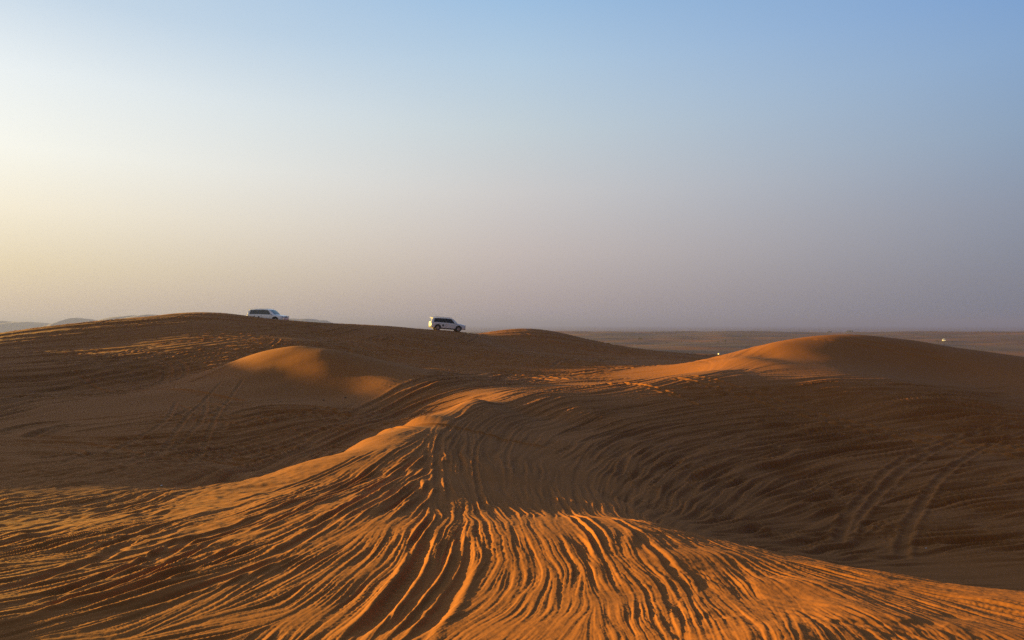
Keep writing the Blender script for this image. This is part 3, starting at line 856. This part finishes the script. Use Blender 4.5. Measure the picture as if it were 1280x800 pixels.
# ------------------------------------------------------------------ air
def haze():
    bm = bmesh.new(); bmesh.ops.create_cube(bm, size=1)
    for v in bm.verts:
        v.co = Vector((v.co.x*24000, v.co.y*24000, (v.co.z+.5)*(CZ+45+40)-40))
    o = link('haze', bm, None, None, False); o['kind'] = 'stuff'
    m = bpy.data.materials.new('haze'); m.use_nodes = True; nt = m.node_tree
    for n in list(nt.nodes):
        if n.type == 'BSDF_PRINCIPLED': nt.nodes.remove(n)
    vol = nt.nodes.new('ShaderNodeVolumePrincipled')
    vol.inputs['Color'].default_value = HAZE_COL; vol.inputs['Density'].default_value = HAZE_DEN; vol.inputs['Anisotropy'].default_value = 0.25
    nt.links.new(vol.outputs[0], [n for n in nt.nodes if n.type == 'OUTPUT_MATERIAL'][0].inputs['Volume'])
    o.data.materials.append(m)
HAZE_COL, HAZE_DEN = (.22,.275,.74,1), 2.8e-4
haze()

# ------------------------------------------------------------------ sky, sun, camera
SKY_GAIN = 2**-EXPO
def lin(c):
    return tuple(((v/255)/12.92 if v/255 <= .04045 else ((v/255+.055)/1.055)**2.4) for v in c)
def world():
    w = bpy.data.worlds.new('World'); scene.world = w; w.use_nodes = True
    nt = w.node_tree; N, Lk = nt.nodes, nt.links; N.clear()
    out = N.new('ShaderNodeOutputWorld'); bg = N.new('ShaderNodeBackground'); Lk.new(bg.outputs[0], out.inputs[0])
    sky = N.new('ShaderNodeTexSky'); sky.sky_type = 'NISHITA'; sky.sun_disc = False
    sky.sun_elevation = SUN_EL; sky.sun_rotation = SUN_AZ; sky.dust_density = 3; sky.ozone_density = 1.5
    tc = N.new('ShaderNodeTexCoord'); sep = N.new('ShaderNodeSeparateXYZ'); Lk.new(tc.outputs['Generated'], sep.inputs[0])
    def math_(op, a, b=None, c=None):
        n = N.new('ShaderNodeMath'); n.operation = op
        for k, val in enumerate((a, b, c)):
            if val is None: continue
            if isinstance(val, (int, float)): n.inputs[k].default_value = val
            else: Lk.new(val, n.inputs[k])
        return n.outputs[0]
    z = math_('ARCSINE', sep.outputs[2])                           # elevation
    az = math_('ARCTAN2', sep.outputs[0], sep.outputs[1])         # bearing from +Y towards +X
    ez = math_('DIVIDE', math_('MAXIMUM', z, 0.0), math.pi/2)      # 0..1
    def ramp(stops):
        r = N.new('ShaderNodeValToRGB'); r.color_ramp.interpolation = 'B_SPLINE' if False else 'EASE' if False else 'LINEAR'
        e = r.color_ramp.elements
        while len(e) < len(stops): e.new(0.5)
        for el, (deg, c) in zip(e, stops):
            el.position = deg/90; el.color = (*lin(c), 1)
        Lk.new(ez, r.inputs[0]); return r.outputs[0]
    cols = [ramp(s) for _, s in SKY]
    # blend the ramps by bearing
    rel = az
    res = cols[0]
    for (a0, _), (a1, _), c in zip(SKY, SKY[1:], cols[1:]):
        t = N.new('ShaderNodeMapRange'); t.interpolation_type = 'SMOOTHSTEP' if abs(a1-a0) > 50 else 'LINEAR'
        t.inputs[1].default_value = math.radians(a0); t.inputs[2].default_value = math.radians(a1)
        Lk.new(rel, t.inputs[0])
        m = N.new('ShaderNodeMix'); m.data_type = 'RGBA'; Lk.new(t.outputs[0], m.inputs[0]); Lk.new(res, m.inputs[6]); Lk.new(c, m.inputs[7]); res = m.outputs[2]
    g = N.new('ShaderNodeMix'); g.data_type = 'RGBA'; g.blend_type = 'MULTIPLY'; g.inputs[0].default_value = 1
    Lk.new(res, g.inputs[6]); g.inputs[7].default_value = (SKY_GAIN*10,)*3+(1,)
    m = N.new('ShaderNodeMix'); m.data_type = 'RGBA'; m.inputs[0].default_value = .96
    Lk.new(sky.outputs[0], m.inputs[6]); Lk.new(g.outputs[2], m.inputs[7])
    Lk.new(m.outputs[2], bg.inputs[0]); bg.inputs[1].default_value = 0.1
# elevation stops (degrees, display colour) at a few bearings: dusk glow on the left, blue grey on the right and behind
SKY = [(-180, [(0,(96,92,98)),(20,(92,98,120)),(90,(42,62,104))]),
       (-150, [(0,(222,206,194)),(20,(192,196,208)),(90,(42,62,104))]),
       (-110, [(0,(225,190,140)),(10,(240,215,165)),(30,(190,205,215)),(90,(42,62,104))]),
       (-70, [(0,(232,200,150)),(4,(240,212,160)),(9,(250,232,196)),(16,(238,236,226)),(26,(205,222,232)),(90,(42,62,104))]),
       (-37, [(0,(212,194,176)),(1.5,(216,198,174)),(4,(230,214,182)),(8,(247,238,216)),(12,(250,250,240)),(17,(236,243,245)),(22,(200,218,234)),(40,(140,178,215)),(90,(42,62,104))]),
       (0, [(0,(172,160,162)),(2,(182,168,166)),(6,(200,188,184)),(11,(208,205,204)),(16,(199,211,217)),(21,(182,206,226)),(26,(156,192,227)),(45,(115,160,210)),(90,(42,62,104))]),
       (37, [(0,(122,126,140)),(3,(132,134,148)),(8,(142,150,168)),(13,(142,164,190)),(18,(136,168,206)),(22,(124,162,210)),(45,(95,135,190)),(90,(42,62,104))]),
       (110, [(0,(42,42,50)),(20,(48,58,84)),(90,(42,62,104))]),
       (180, [(0,(88,84,92)),(20,(84,92,116)),(90,(42,62,104))])]
world()
scene.view_settings.view_transform = 'Standard'; scene.view_settings.look = 'None'
scene.view_settings.gamma = 1; scene.view_settings.exposure = EXPO
scene.view_settings.use_curve_mapping = False

sd = bpy.data.lights.new('sun', 'SUN'); sd.energy = 5.0; sd.angle = math.radians(.55); sd.color = (1, .64, .10)
so = bpy.data.objects.new('sun', sd); COL.objects.link(so)
tow = Vector((math.sin(SUN_AZ)*math.cos(SUN_EL), math.cos(SUN_AZ)*math.cos(SUN_EL), math.sin(SUN_EL)))
so.rotation_euler = tow.to_track_quat('Z', 'Y').to_euler()

cam = bpy.data.cameras.new('camera'); co = bpy.data.objects.new('camera', cam); COL.objects.link(co)
cam.sensor_width = 36; cam.lens = 36*F/1280; cam.shift_y = (VH-400)/1280
cam.clip_start = .05; cam.clip_end = 40000
co.location = (0, 0, CZ); co.rotation_euler = (math.pi/2, 0, 0)
scene.camera = co
scene.cycles.use_denoising = False
scene.cycles.max_bounces = 5; scene.cycles.volume_bounces = 1
